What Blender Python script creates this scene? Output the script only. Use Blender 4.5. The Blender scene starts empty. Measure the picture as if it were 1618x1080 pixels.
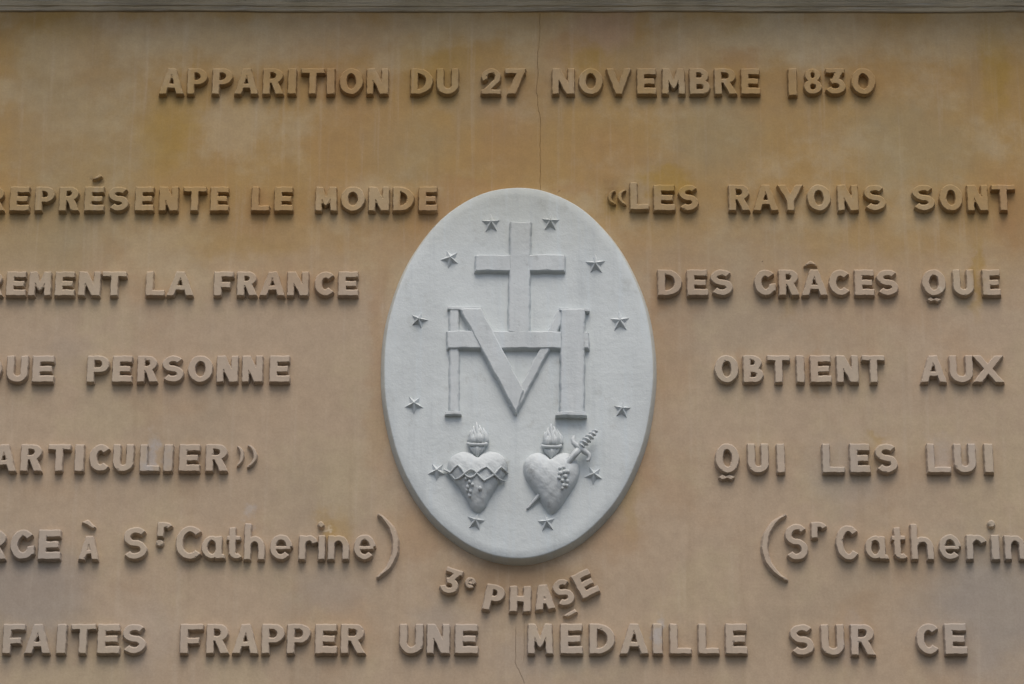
import bpy, math, random
import numpy as np
from mathutils import Vector
from mathutils.geometry import delaunay_2d_cdt
random.seed(7); rng = np.random.RandomState(11)
sc = bpy.context.scene
C = sc.collection

# ------------------------------------------------------------------ camera
TILT = math.radians(24.0); DIST = 15.0; VIEWW = 4.05
LENS = 36.0 * DIST / VIEWW
cam_d = bpy.data.cameras.new('camera'); cam = bpy.data.objects.new('camera', cam_d); C.objects.link(cam)
CAM = Vector((0, -DIST * math.cos(TILT), -DIST * math.sin(TILT)))
cam.location = CAM; cam.rotation_euler = (math.pi / 2 + TILT, 0, 0)
cam_d.lens = LENS; cam_d.sensor_width = 36; cam_d.clip_end = 500; cam_d.clip_start = 0.1
sc.camera = cam
GROUND = CAM.z - 1.6
# ------------------------------------------------------------------ world, sun, exposure
SUN_EL = math.radians(62)
w = bpy.data.worlds.new('World'); sc.world = w; w.use_nodes = True
nt = w.node_tree; bg = nt.nodes['Background']
sky = nt.nodes.new('ShaderNodeTexSky'); sky.sky_type = 'NISHITA'; sky.sun_disc = False
sky.sun_elevation = SUN_EL; sky.sun_rotation = math.pi
sky.air_density = 1.0; sky.dust_density = 4.0; sky.ozone_density = 1.0
nt.links.new(sky.outputs[0], bg.inputs[0]); bg.inputs[1].default_value = 0.15
sd = bpy.data.lights.new('sun', 'SUN'); sd.energy = 1.5; sd.angle = math.radians(36); sd.color = (1, .95, .88)
so = bpy.data.objects.new('sun', sd); C.objects.link(so)
so.rotation_euler = Vector((0.10, -math.cos(SUN_EL), math.sin(SUN_EL))).to_track_quat('Z', 'Y').to_euler()
sc.view_settings.view_transform = 'Standard'; sc.view_settings.look = 'None'
sc.view_settings.exposure = -0.12; sc.view_settings.gamma = 1

# ------------------------------------------------------------------ geometry of the wall plane
FPX = 1618 * LENS / 36; U = 0.0025                      # one unit of relief work is 2.5 mm
fwd = Vector((0, math.cos(TILT), math.sin(TILT))); upv = Vector((0, -math.sin(TILT), math.cos(TILT)))
def P(px, py, depth=0.0):
    """point of the plane lying `depth` units in front of the wall where the photograph's pixel falls"""
    d = fwd + Vector(((px - 809) / FPX, 0, 0)) + upv * ((540 - py) / FPX)
    k = (-depth * U - CAM.y) / d.y
    return CAM + d * k
def scl(px, py, depth=0.0):
    a = P(px, py, depth); b = P(px + 1, py, depth); c = P(px, py - 1, depth)
    return (b.x - a.x) / U, (c.z - a.z) / U

# ------------------------------------------------------------------ materials
def sl(r, g, b):
    f = lambda v: (v / 255 / 12.92) if v / 255 <= .04045 else ((v / 255 + .055) / 1.055) ** 2.4
    return (f(r), f(g), f(b), 1)
class NT:
    def __init__(s, name):
        s.m = bpy.data.materials.new(name); s.m.use_nodes = True; s.t = s.m.node_tree
        s.b = s.t.nodes['Principled BSDF']; s.pos = s.t.nodes.new('ShaderNodeNewGeometry').outputs['Position']
    def put(s, sock, v):
        if hasattr(v, 'is_linked') or hasattr(v, 'links'): s.t.links.new(v, sock)
        else: sock.default_value = v
    def math(s, op, a, b=0.0, clamp=False):
        n = s.t.nodes.new('ShaderNodeMath'); n.operation = op; n.use_clamp = clamp
        s.put(n.inputs[0], a); s.put(n.inputs[1], b); return n.outputs[0]
    def vec(s, op, a, b=(0, 0, 0)):
        n = s.t.nodes.new('ShaderNodeVectorMath'); n.operation = op
        s.put(n.inputs[0], a); s.put(n.inputs[1], b)
        return n.outputs['Value'] if op in ('LENGTH', 'DOT_PRODUCT') else n.outputs[0]
    def noise(s, scale, detail=4, rough=.55, stretch=None, off=(0, 0, 0), col=False):
        v = s.pos
        v = s.vec('ADD', v, off)
        if stretch: v = s.vec('MULTIPLY', v, stretch)
        n = s.t.nodes.new('ShaderNodeTexNoise'); s.put(n.inputs['Vector'], v)
        n.inputs['Scale'].default_value = scale; n.inputs['Detail'].default_value = detail
        n.inputs['Roughness'].default_value = rough
        return n.outputs['Color'] if col else n.outputs[0]
    def ramp(s, x, lo, hi, a=0.0, b=1.0):
        n = s.t.nodes.new('ShaderNodeMapRange'); n.interpolation_type = 'SMOOTHSTEP'
        s.put(n.inputs[0], x); n.inputs[1].default_value = lo; n.inputs[2].default_value = hi
        n.inputs[3].default_value = a; n.inputs[4].default_value = b; return n.outputs[0]
    def mix(s, f, a, b, mode='MIX'):
        n = s.t.nodes.new('ShaderNodeMix'); n.data_type = 'RGBA'; n.blend_type = mode
        s.put(n.inputs[0], f); s.put(n.inputs[6], a); s.put(n.inputs[7], b); return n.outputs[2]
    def bump(s, h, strength, dist, prev=None):
        n = s.t.nodes.new('ShaderNodeBump'); n.inputs['Strength'].default_value = strength
        n.inputs['Distance'].default_value = dist; s.put(n.inputs['Height'], h)
        if prev is not None: s.put(n.inputs['Normal'], prev)
        return n.outputs[0]
    def split(s, v):
        n = s.t.nodes.new('ShaderNodeSeparateXYZ'); s.put(n.inputs[0], v); return n.outputs

HIGH = (.395, .258, .104, 1); LOW = (.455, .350, .243, 1)
OCH = (.37, .235, .055, 1); ORG = (.38, .22, .10, 1); PNK = (.43, .31, .20, 1); GRN = (.33, .285, .175, 1)
GRY = (.33, .295, .26, 1); LIL = (.44, .44, .45, 1); BRN = (.24, .15, .07, 1); PALE = (.48, .39, .25, 1); GRD = (.27, .235, .19, 1)
DRK = (.07, .05, .03, 1); PAL2 = (.62, .54, .40, 1)
STAINS_AND_TINTS = [  # px, py, rx, ry, colour, strength
 (262,215,48,60,OCH,.65),(285,150,50,30,OCH,.3),(95,45,60,28,OCH,.45),(55,85,50,30,OCH,.25),(1575,110,26,85,OCH,.7),
 (1180,38,34,17,OCH,.6),(940,50,50,34,PNK,.6),(910,80,60,30,ORG,.35),(1017,40,10,26,OCH,.55),(922,95,34,26,OCH,.6),
 (690,95,60,70,OCH,.45),(520,60,80,40,PNK,.3),(60,120,60,60,GRN,.25),(140,260,110,150,GRN,.35),(60,400,120,60,GRN,.3),
 (1440,230,110,80,GRN,.45),(1130,210,90,60,GRN,.4),(640,240,70,60,GRN,.3),(1055,290,44,22,OCH,.75),(966,312,20,28,OCH,.55),
 (1600,330,26,60,ORG,.5),(1600,370,30,30,ORG,.4),(1240,60,180,44,PALE,.7),(330,62,220,44,PALE,.55),(720,45,160,30,PALE,.5),(80,80,60,40,PALE,.4),(1500,60,80,40,PALE,.5),  # PALE row brightens the top strip that the cornice darkens
 (40,930,110,90,GRY,.6),(1570,960,120,110,GRY,.7),(1180,600,90,80,PALE,.12),(236,722,12,30,LIL,.55),(268,728,8,20,LIL,.25),
 (1039,1010,8,30,LIL,.5),(1490,720,20,30,LIL,.25),(1530,720,14,30,LIL,.2),(1345,1010,20,34,LIL,.2),(390,815,9,12,LIL,.3),
 (530,835,34,26,OCH,.4),(512,830,12,30,OCH,.35),(1545,440,12,56,OCH,.6),(1225,440,18,24,ORG,.35),(1250,470,20,20,OCH,.2),
 (820,915,120,34,BRN,.55),(990,790,20,60,OCH,.25),(1015,720,22,60,ORG,.3),(960,850,60,26,ORG,.18),(670,840,70,50,ORG,.35),
 (600,640,22,120,ORG,.25),(650,380,60,50,ORG,.35),(700,330,60,34,ORG,.5),(560,200,80,80,ORG,.25),(800,230,50,80,ORG,.3),
 (960,250,60,40,ORG,.25),(1060,560,36,100,ORG,.25),(380,390,120,20,OCH,.25),(1400,380,200,20,OCH,.15),(230,1000,60,60,LIL,.12),
 (545,760,50,60,PALE,.2),(700,1000,60,50,GRY,.4),(1330,750,60,60,GRY,.35),(300,560,20,60,PNK,.2),(430,640,80,40,PNK,.2),
 (1390,840,70,20,PNK,.25),(880,1040,120,30,GRY,.3),(470,450,60,24,ORG,.25),(410,330,30,40,ORG,.35),(200,40,120,14,PNK,.2),
 (1080,110,60,40,PNK,.2),(1170,95,30,20,ORG,.4),(520,935,60,40,GRY,.3),(90,560,60,40,GRY,.2),(1560,560,60,60,PNK,.12),
 (153,281,7,4,DRK,.5),(388,484,1.8,1.8,DRK,.9),(1209,411,2,2.4,DRK,.8),(884,306,5,2,DRK,.6),(1476,473,9,5,PAL2,.7),(507,828,6,6,PAL2,.6),(1148,753,12,5,PAL2,.5),(1495,600,1.6,1.6,DRK,.5),
 (966,296,14,26,BRN,.45),(1085,300,20,14,OCH,.4),(600,470,18,90,ORG,.3),(1040,480,16,70,ORG,.3),(760,300,50,14,ORG,.4),(905,300,40,16,ORG,.35),
 (980,40,60,26,(.42,.24,.14,1),.3),(880,110,40,60,ORG,.2),(1290,585,10,40,ORG,.3),(1180,580,8,34,ORG,.25),(1378,722,30,30,OCH,.2),(1385,690,18,10,OCH,.35),(520,130,30,30,ORG,.3),
]
def stone_material(name='weathered_render', pale=0.0):
    s = NT(name)
    wob = s.vec('SUBTRACT', s.noise(5.5, 5, .65, col=True), (.5, .5, .5))
    wob2 = s.vec('SUBTRACT', s.noise(38, 3, .6, col=True), (.5, .5, .5))
    p2 = s.vec('ADD', s.pos, s.vec('MULTIPLY', wob, (.26, .26, .30)))
    p2 = s.vec('ADD', p2, s.vec('MULTIPLY', wob2, (.03, .03, .03)))
    px, py, pz = s.split(p2)
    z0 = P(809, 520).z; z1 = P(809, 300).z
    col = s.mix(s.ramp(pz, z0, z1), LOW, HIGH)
    # the mortar-wash: broad mottling of warm, rosy and grey tints
    col = s.mix(s.ramp(s.noise(1.7, 5, .6, off=(3, 1, 5)), .48, .68, 0, .34), col, (.32, .265, .185, 1))
    col = s.mix(s.ramp(s.noise(2.6, 5, .6, off=(13, 1, 9)), .50, .68, 0, .20), col, ORG)
    col = s.mix(s.ramp(s.noise(3.1, 6, .62, off=(23, 7, 2)), .46, .66, 0, .5), col, PALE)
    for (a, b, rx, ry, c, k) in STAINS_AND_TINTS:
        q = P(a, b); kx, kz = scl(a, b)
        d = s.vec('SUBTRACT', p2, (q.x, 0, q.z))
        d = s.vec('MULTIPLY', d, (1 / (rx * kx * U * 1.25), 0, 1 / (ry * kz * U * 1.25)))
        f = s.ramp(s.vec('LENGTH', d), 1.15, .25, 0, k)
        col = s.mix(f, col, c)
    # rain streaks
    st = s.noise(1.0, 6, .6, stretch=(34, 8, 1.3))
    col = s.mix(s.ramp(st, .52, .74, 0, .20), col, (.54, .46, .36, 1))
    st2 = s.noise(1.0, 5, .6, stretch=(15, 8, .9), off=(9, 0, 3))
    col = s.mix(s.ramp(st2, .54, .78, 0, .20), col, (.26, .18, .10, 1))
    # cloudy grain and fine specks
    g = s.noise(17, 6, .7, off=(1, 2, 3))
    col = s.mix(1.0, col, s.mix(s.ramp(g, .28, .72), (.93, .92, .91, 1), (1.06, 1.06, 1.06, 1)), 'MULTIPLY')
    g2 = s.noise(120, 4, .7)
    col = s.mix(1.0, col, s.mix(s.ramp(g2, .3, .7), (.94, .93, .92, 1), (1.04, 1.04, 1.04, 1)), 'MULTIPLY')
    col = s.mix(s.ramp(s.noise(23, 5, .8, off=(4, 9, 1)), .70, .80, 0, .55), col, (.13, .095, .055, 1))
    if pale: col = s.mix(s.ramp(pz, z0, z1, pale, .03), col, (.56, .51, .45, 1))
    s.put(s.b.inputs['Base Color'], col)
    s.put(s.b.inputs['Roughness'], s.ramp(g, .3, .7, .78, .95)); s.b.inputs['Specular IOR Level'].default_value = .25
    n = s.bump(s.noise(3.2, 3, .5, stretch=(1, 1, .6)), .3, .03)
    n = s.bump(s.noise(9, 4, .55, off=(3, 3, 3)), .18, .009, n)
    n = s.bump(s.noise(70, 5, .65), .4, .0014, n)
    s.put(s.b.inputs['Normal'], n)
    return s.m
def white_material(name, base, dirt, amount):
    s = NT(name)
    col = s.mix(s.ramp(s.noise(3.3, 5, .6, off=(5, 5, 5)), .40, .68, 0, .5), base, tuple(c * .84 for c in base[:3]) + (1,))
    z1 = P(819, 300).z; z0 = P(819, 440).z
    px, py, pz = s.split(s.vec('ADD', s.pos, s.vec('MULTIPLY', s.vec('SUBTRACT', s.noise(6, 4, .6, col=True), (.5, .5, .5)), (.3, .3, .3))))
    col = s.mix(s.ramp(pz, z0, z1, 0, .6), col, (.44, .45, .39, 1))          # greener and darker towards the top
    col = s.mix(s.ramp(s.noise(1, 6, .62, stretch=(22, 8, 1.4), off=(2, 0, 8)), .50, .74, 0, .38), col, (.42, .46, .47, 1))
    col = s.mix(s.ramp(s.noise(1, 6, .62, stretch=(30, 8, 1.6), off=(12, 0, 8)), .52, .72, 0, .35), col, (.60, .67, .70, 1))
    col = s.mix(s.ramp(s.noise(11, 6, .7, off=(7, 7, 7)), .56, .80, 0, amount), col, dirt)
    col = s.mix(s.ramp(s.noise(60, 4, .7), .62, .78, 0, .4 * amount + .12), col, dirt)
    s.put(s.b.inputs['Base Color'], col); s.b.inputs['Roughness'].default_value = .72
    s.b.inputs['Specular IOR Level'].default_value = .3
    n = s.bump(s.noise(16, 5, .65), .5, .007); n = s.bump(s.noise(95, 5, .7), .45, .0018, n)
    s.put(s.b.inputs['Normal'], n)
    return s.m
def ledge_material():
    s = NT('grey_ledge_stone')
    col = s.mix(s.ramp(s.noise(2.5, 5, .6), .35, .65), (.41, .34, .22, 1), (.55, .465, .32, 1))
    col = s.mix(s.ramp(s.noise(1, 6, .65, stretch=(3, 70, 70)), .42, .66, 0, .55), col, (.20, .18, .145, 1))
    col = s.mix(s.ramp(s.noise(1, 6, .65, stretch=(5, 90, 90), off=(4, 4, 4)), .52, .7, 0, .5), col, (.56, .53, .46, 1))
    col = s.mix(s.ramp(s.noise(14, 5, .8, off=(1, 1, 1)), .68, .76, 0, .8), col, (.05, .045, .035, 1))
    s.put(s.b.inputs['Base Color'], col); s.b.inputs['Roughness'].default_value = .92
    n = s.bump(s.noise(1, 5, .6, stretch=(5, 60, 60)), .6, .01); n = s.bump(s.noise(70, 5, .7), .6, .003, n)
    s.put(s.b.inputs['Normal'], n); return s.m
def ground_material():
    s = NT('dark_bounce_ground')
    col = s.mix(s.ramp(s.noise(1.1, 6, .6), .3, .7), (.055, .052, .045, 1), (.085, .08, .07, 1))
    col = s.mix(s.ramp(s.noise(40, 4, .7), .3, .7, 0, .5), col, (.05, .045, .04, 1))
    s.put(s.b.inputs['Base Color'], col); s.b.inputs['Roughness'].default_value = .95
    s.put(s.b.inputs['Normal'], s.bump(s.noise(60, 4, .7), .6, .01)); return s.m
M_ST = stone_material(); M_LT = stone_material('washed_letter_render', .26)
M_WH = white_material('white_limewash', (.62, .66, .65, 1), (.36, .37, .335, 1), .6)
M_RELIEF = white_material('white_relief_paint', (.60, .635, .63, 1), (.24, .245, .23, 1), .8)
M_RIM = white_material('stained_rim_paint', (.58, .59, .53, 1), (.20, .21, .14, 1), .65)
M_LG = ledge_material(); M_GR = ground_material()

# ------------------------------------------------------------------ objects
def mesh_obj(name, verts, faces, mat, parent=None, loc=(0, 0, 0), rot=0.0, smooth=False):
    me = bpy.data.meshes.new(name); me.from_pydata([tuple(v) for v in verts], [], faces); me.validate(); me.update()
    if smooth: me.polygons.foreach_set('use_smooth', [True] * len(me.polygons))
    if mat: me.materials.append(mat)
    o = bpy.data.objects.new(name, me); C.objects.link(o)
    if parent: o.parent = parent
    o.location = loc; o.rotation_euler = (0, rot, 0)
    return o
def thing(name, label, cat, loc, group=None):
    o = bpy.data.objects.new(name, None); C.objects.link(o); o.location = loc; o.empty_display_size = .05
    o['label'] = label; o['category'] = cat
    if group: o['group'] = group
    return o
def orient(verts, faces):          # relief faces look towards -y
    out = []
    for f in faces:
        a, b, c = (Vector(verts[i]) for i in f[:3])
        n = (b - a).cross(c - a)
        out.append(tuple(f) if n.y < 0 else tuple(reversed(f)))
    return out

# ---- signed distance fields of 2-D shapes
def poly_sdf(X, Y, pts):
    pts = np.asarray(pts, float); A = pts; B = np.roll(pts, -1, 0)
    d2 = np.full(X.shape, 1e18); ins = np.zeros(X.shape, bool)
    for (ax, ay), (bx, by) in zip(A, B):
        ex, ey = bx - ax, by - ay; l2 = ex * ex + ey * ey
        if l2 < 1e-12: continue
        wx = X - ax; wy = Y - ay
        t = np.clip((wx * ex + wy * ey) / l2, 0, 1)
        np.minimum(d2, (wx - t * ex) ** 2 + (wy - t * ey) ** 2, out=d2)
        if ay != by:
            cond = (Y >= min(ay, by)) & (Y < max(ay, by)) & (X < ax + (Y - ay) * ex / ey)
            ins ^= cond
    d = np.sqrt(d2); return np.where(ins, -d, d)
def multi_sdf(X, Y, loops):
    d2 = np.full(X.shape, 1e18); ins = np.zeros(X.shape, bool)
    for lp in loops:
        s = poly_sdf(X, Y, lp); ins ^= (s < 0); d2 = np.minimum(d2, np.abs(s))
    return np.where(ins, -d2, d2)
def contours(F, x0, y0, h, lev):
    """marching squares: closed loops of F = lev"""
    G = F - lev; G = np.where(np.abs(G) < 1e-7, 1e-7, G); Sg = G < 0
    ny, nx = F.shape
    code = Sg[:-1, :-1] * 1 + Sg[:-1, 1:] * 2 + Sg[1:, 1:] * 4 + Sg[1:, :-1] * 8
    nxt = {}
    def pt(e):
        k, i, j = e
        if k == 0: a, b = G[j, i], G[j, i + 1]; t = a / (a - b); return (x0 + (i + t) * h, y0 + j * h)
        a, b = G[j, i], G[j + 1, i]; t = a / (a - b); return (x0 + i * h, y0 + (j + t) * h)
    T = {1: [(3, 0)], 2: [(0, 1)], 3: [(3, 1)], 4: [(1, 2)], 6: [(0, 2)], 7: [(3, 2)], 8: [(2, 3)], 9: [(2, 0)], 11: [(2, 1)],
         12: [(1, 3)], 13: [(1, 0)], 14: [(0, 3)], 5: [(3, 0), (1, 2)], 10: [(0, 1), (2, 3)]}
    for j, i in zip(*np.where((code > 0) & (code < 15))):
        E = [(0, i, j), (1, i + 1, j), (0, i, j + 1), (1, i, j)]
        for a, b in T[int(code[j, i])]: nxt[E[a]] = E[b]
    loops = []
    while nxt:
        s, e = nxt.popitem(); lp = [s]
        while e != s and e in nxt: lp.append(e); e = nxt.pop(e)
        if len(lp) > 5: loops.append(np.array([pt(k) for k in lp]))
    return loops
def rdp(pts, eps):
    def rec(a, b):
        if b <= a + 1: return []
        p, q = pts[a], pts[b]; d = q - p; L = math.hypot(*d) + 1e-12
        r = pts[a + 1:b] - p
        dist = np.abs(r[:, 0] * d[1] - r[:, 1] * d[0]) / L if L > 1e-9 else np.hypot(r[:, 0], r[:, 1])
        k = int(np.argmax(dist))
        if dist[k] < eps: return []
        k += a + 1; return rec(a, k) + [k] + rec(k, b)
    pts = np.vstack([pts, pts[:1]]); n = len(pts) - 1
    far = int(np.argmax(np.hypot(*(pts[:n] - pts[0]).T)))
    idx = [0] + rec(0, far) + [far] + rec(far, n)
    return pts[idx]
def relief(F, x0, y0, h, levels, eps=.12, extra=None, heights=None):
    """levels: (field value, height). Outermost first. Returns verts (x,z,height) and triangles"""
    vs, hs, es = [], [], []; base = None
    for li, (lev, z) in enumerate(levels):
        lps = [rdp(l, eps) for l in (contours(F, x0, y0, h, lev) if np.isscalar(lev) else contours(lev, x0, y0, h, 0))]
        lps = [l for l in lps if len(l) >= 4 and abs(0.5 * np.sum(l[:, 0] * np.roll(l[:, 1], -1) - l[:, 1] * np.roll(l[:, 0], -1))) > .3]
        if li == 0: base = lps
        for l in lps:
            k = len(vs)
            for p in l: vs.append(Vector((float(p[0]), float(p[1])))); hs.append(z)
            es += [(k + i, k + (i + 1) % len(l)) for i in range(len(l))]
    if extra:
        for x, y, z in extra: vs.append(Vector((x, y))); hs.append(z)
    ov, oe, of, omap, _, _ = delaunay_2d_cdt(vs, es, [], 0, 1e-6)
    H = [max([hs[i] for i in m], default=levels[0][1]) for m in omap]
    if not of: return [], []
    cx = np.array([sum(ov[i].x for i in f) / 3 for f in of]); cy = np.array([sum(ov[i].y for i in f) / 3 for f in of])
    keep = multi_sdf(cx, cy, base) < 0
    return [(v.x, v.y, z) for v, z in zip(ov, H)], [tuple(f) for f, k in zip(of, keep) if k]
def relief_obj(name, vf, mat, parent, loc, rot=0.0, mat_side=None, smooth=False):
    v, f = vf
    V = [(x * U, -z * U, y * U) for x, y, z in v]
    return mesh_obj(name, V, orient(V, f), mat, parent, loc, rot, smooth)

# ---- glyph strokes: each is a function of X,Y -> sdf
def poly(*pts): return lambda X, Y: poly_sdf(X, Y, pts)
def R(x0, y0, x1, y1): return poly((x0, y0), (x1, y0), (x1, y1), (x0, y1))
def Ln(x0, y0, x1, y1, t):
    dx, dy = x1 - x0, y1 - y0; L = math.hypot(dx, dy); nx, ny = -dy / L * t / 2, dx / L * t / 2
    return poly((x0 + nx, y0 + ny), (x1 + nx, y1 + ny), (x1 - nx, y1 - ny), (x0 - nx, y0 - ny))
def ell(cx, cy, rx, ry, n=56): return [(cx + rx * math.cos(2 * math.pi * i / n), cy + ry * math.sin(2 * math.pi * i / n)) for i in range(n)]
def ring(x0, y0, x1, y1, t, tv=None):
    tv = tv or t; cx, cy, rx, ry = (x0 + x1) / 2, (y0 + y1) / 2, (x1 - x0) / 2, (y1 - y0) / 2
    o = ell(cx, cy, rx, ry); i = ell(cx, cy, rx - t, ry - tv)
    return lambda X, Y: np.maximum(poly_sdf(X, Y, o), -poly_sdf(X, Y, i))
def stroke(pts, t):
    p = np.array(pts, float); d = np.gradient(p, axis=0); d /= np.hypot(d[:, 0], d[:, 1])[:, None] + 1e-9
    n = np.stack([-d[:, 1], d[:, 0]], 1)
    return poly(*[tuple(q) for q in np.vstack([p + n * t / 2, (p - n * t / 2)[::-1]])])
def arcp(cx, cy, rx, ry, a0, a1, n=22):
    return [(cx + rx * math.cos(math.radians(a0 + (a1 - a0) * i / n)), cy + ry * math.sin(math.radians(a0 + (a1 - a0) * i / n))) for i in range(n + 1)]
def bowl(x0, y0, x1, y1, t, tv):
    def o(x0, y0, x1, y1):
        r = min((y1 - y0) / 2 * 1.05, x1 - x0)
        return [(x0, y0)] + arcp(x1 - r, (y0 + y1) / 2, r, (y1 - y0) / 2, -90, 90, 18) + [(x0, y1)]
    a = o(x0, y0, x1, y1); b = o(x0, y0 + tv, x1 - t, y1 - tv)
    return lambda X, Y: np.maximum(poly_sdf(X, Y, a), -poly_sdf(X, Y, b))
def glyph(ch, W, H, t):
    h = t * .86; m = W / 2
    if ch == 'A':
        return [poly((0, 0), (1.02 * t, 0), (m + .30 * t, H), (m - .58 * t, H)), poly((W, 0), (W - 1.02 * t, 0), (m - .30 * t, H), (m + .58 * t, H)),
                R(W * .24, H * .23, W * .76, H * .23 + h * .82)]
    if ch == 'B': return [R(0, 0, t, H), bowl(t * .5, 0, W, H * .55, t * .95, h * .9), bowl(t * .5, H * .46, W * .93, H, t * .95, h * .85)]
    if ch in 'CG':
        L = [stroke(arcp(m + W * .04, H / 2, m - t / 2 + W * .01, (H - t) / 2, 42, 318 if ch == 'C' else 335, 34), t)]
        if ch == 'G': L += [poly((W - t * .95, H * .16), (W, H * .16), (W + .5, H * .46), (W - t * .9, H * .43))]
        return L
    if ch == 'D': return [R(0, 0, t, H), bowl(t * .5, 0, W, H, t, h * .95)]
    if ch == 'E': return [R(0, 0, t * 1.05, H), R(t * .5, 0, W, H * .245), R(t * .5, H * .385, W * .90, H * .60), R(t * .5, H * .755, W * .98, H)]
    if ch == 'F': return [R(0, 0, t * 1.05, H), R(t * .5, H * .33, W * .84, H * .33 + h), R(t * .5, H - h, W, H)]
    if ch == 'H': return [R(0, 0, t, H), R(W - t, 0, W, H), R(t * .5, H * .39, W - t * .5, H * .39 + h)]
    if ch in 'I1i': return [R(0, 0, W, H)]
    if ch == 'L': return [R(0, 0, t, H), R(t * .5, 0, W, h)]
    if ch == 'M':
        return [poly((0, 0), (t * .92, 0), (t * .95, H), (W * .03, H)), poly((W, 0), (W - t * .92, 0), (W - t * .95, H), (W * .97, H)),
                poly((W * .05, H), (t * 1.1, H), (m + t * .32, H * .28), (m, H * .20), (m - t * .32, H * .28), (t * .6, H * .75)),
                poly((W * .95, H), (W - t * 1.1, H), (m - t * .32, H * .28), (m, H * .20), (m + t * .32, H * .28), (W - t * .6, H * .75))]
    if ch == 'N': return [R(0, 0, t * .92, H), R(W - t * .92, 0, W, H), poly((0, H), (t * 1.15, H), (W, 0), (W - t * 1.15, 0))]
    if ch in 'OQ0': return [ring(0, -.5, W, H + .5, t * 1.0, t * .92)]
    if ch == 'P': return [R(0, 0, t, H), bowl(t * .5, H * .36, W, H, t, h * .88)]
    if ch == 'R': return [R(0, 0, t, H), bowl(t * .5, H * .42, W * .95, H, t, h * .85),
                          poly((W * .38, H * .46), (W * .38 + t * 1.05, H * .46), (W, 0), (W - t * 1.12, 0))]
    if ch == 'S':
        tt = t * .92; ry = (H - tt) / 4
        return [stroke(arcp(m, H - tt / 2 - ry, m - tt / 2, ry, 32, 262, 22) + arcp(m, tt / 2 + ry, m - tt / 2, ry, 82, -150, 22), tt)]
    if ch == 'T': return [R(m - t / 2, 0, m + t / 2, H), R(0, H - h * .95, W, H)]
    if ch == 'U': return [stroke([(t / 2, H), (t / 2, H * .6)] + arcp(m, m * .93 + .2, m - t / 2, m * .93 - t * .45, 180, 360, 20) + [(W - t / 2, H * .6), (W - t / 2, H)], t)]
    if ch == 'V': return [poly((0, H), (t * 1.1, H), (m + t * .45, 0), (m - t * .45, 0)), poly((W, H), (W - t * 1.1, H), (m - t * .45, 0), (m + t * .45, 0))]
    if ch == 'X': return [poly((0, 0), (t * 1.25, 0), (W, H), (W - t * 1.25, H)), poly((W, 0), (W - t * 1.25, 0), (0, H), (t * 1.25, H))]
    if ch == 'Y': return [R(m - t * .5, 0, m + t * .5, H * .5), poly((0, H), (t * 1.15, H), (m + t * .5, H * .42), (m - t * .5, H * .36)), poly((W, H), (W - t * 1.15, H), (m - t * .5, H * .42), (m + t * .5, H * .36))]
    if ch == '2': return [stroke(arcp(m, H * .68, m - t * .42, H * .32 - t * .42, 215, -35, 26), t * .8), poly((W * .72, H * .60), (W, H * .55), (W * .42, H * .12), (0, H * .1)), R(0, 0, W, h * .85)]
    if ch == '3': return [R(W * .06, H - h * .9, W * .95, H), poly((W * .60, H), (W * .97, H), (W * .62, H * .52), (W * .30, H * .52)),
                          stroke(arcp(m * .98, H * .31, m - t * .45, H * .31 - t * .45, 125, -160, 24), t * .9)]
    if ch == '7': return [R(0, H - h, W * .95, H), poly((W - t * 1.1, H), (W, H), (t * 1.55, 0), (t * .3, 0))]
    if ch == '8': return [ring(0, 0, W, H * .56, t * .86, t * .74), ring(W * .07, H * .46, W * .93, H, t * .82, t * .66)]
    if ch == 'a': return [ring(0, 0, W * .84, H, t * .9, t * .8), R(W * .84 - t * .95, 0, W * .84, H * .98), poly((W * .62, 0), (W, 0), (W * .93, t * .7), (W * .7, t * .9))]
    if ch == 'e': return [stroke(arcp(m, H / 2, m - t / 2, (H - t) / 2, 0, 318, 30), t), R(t * .5, H * .40, W - t * .3, H * .40 + t * .62)]
    if ch == 't': return [R(W * .16, t * .8, W * .16 + t, H), R(0, H * .60, W * .86, H * .60 + t * .72),
                          stroke(arcp(W * .16 + t * 1.2, t * 1.25, t * .7, t * .8, 180, 320, 12), t * .9), R(W * .16, t * .8, W * .16 + t, t * 1.6)]
    if ch in 'hn':
        xh = H if ch == 'n' else H * .64
        return [R(0, 0, t, H), R(W - t, 0, W, xh * .62), stroke(arcp(m, xh * .52, m - t / 2, xh * .48 - t * .45, 0, 165, 18), t * .95)]
    if ch == 'r': return [R(W * .06, 0, W * .06 + t * 1.02, H), stroke(arcp(W * .60, H * .50, W * .42 - t * .1, H * .5 - t * .45, 28, 150, 14), t * .95)]
    if ch == '.': return [lambda X, Y: poly_sdf(X, Y, ell(m, H / 2, m, H / 2, 24))]
    if ch in ')(':
        def arc(sg, y0, y1):            # circular arc through the two tips, bulging by sg
            Rr = ((y1 - y0) ** 2 / 4 + sg * sg) / (2 * sg); a = math.degrees(math.asin(min(1, (y1 - y0) / 2 / Rr)))
            return arcp(sg - Rr, (y0 + y1) / 2, Rr, Rr, a, -a, 24)
        p = arc(W, 0, H) + arc(W - t, 2.0, H - 2.0)[::-1]
        return [poly(*[(x if ch == ')' else W - x, y) for x, y in p])]
    if ch == '\u00b4': return [poly((0, H * .15), (W * .25, 0), (W, H * .6), (W * .8, H))]
    if ch == '`': return [poly((0, H * .72), (W * .45, H), (W, H * .2), (W * .86, 0))]
    if ch == '^': return [poly((0, 0), (W * .30, H * .75), (W * .5, H), (W * .72, H * .7), (W, 0), (W * .5, H * .35))]
    if ch == ',': return [poly((0, H * .55), (W * .22, H), (W * .45, H * .62), (W * .66, H * .95), (W, H * .6), (W * .8, 0), (W * .5, H * .3), (W * .2, 0))]
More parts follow.
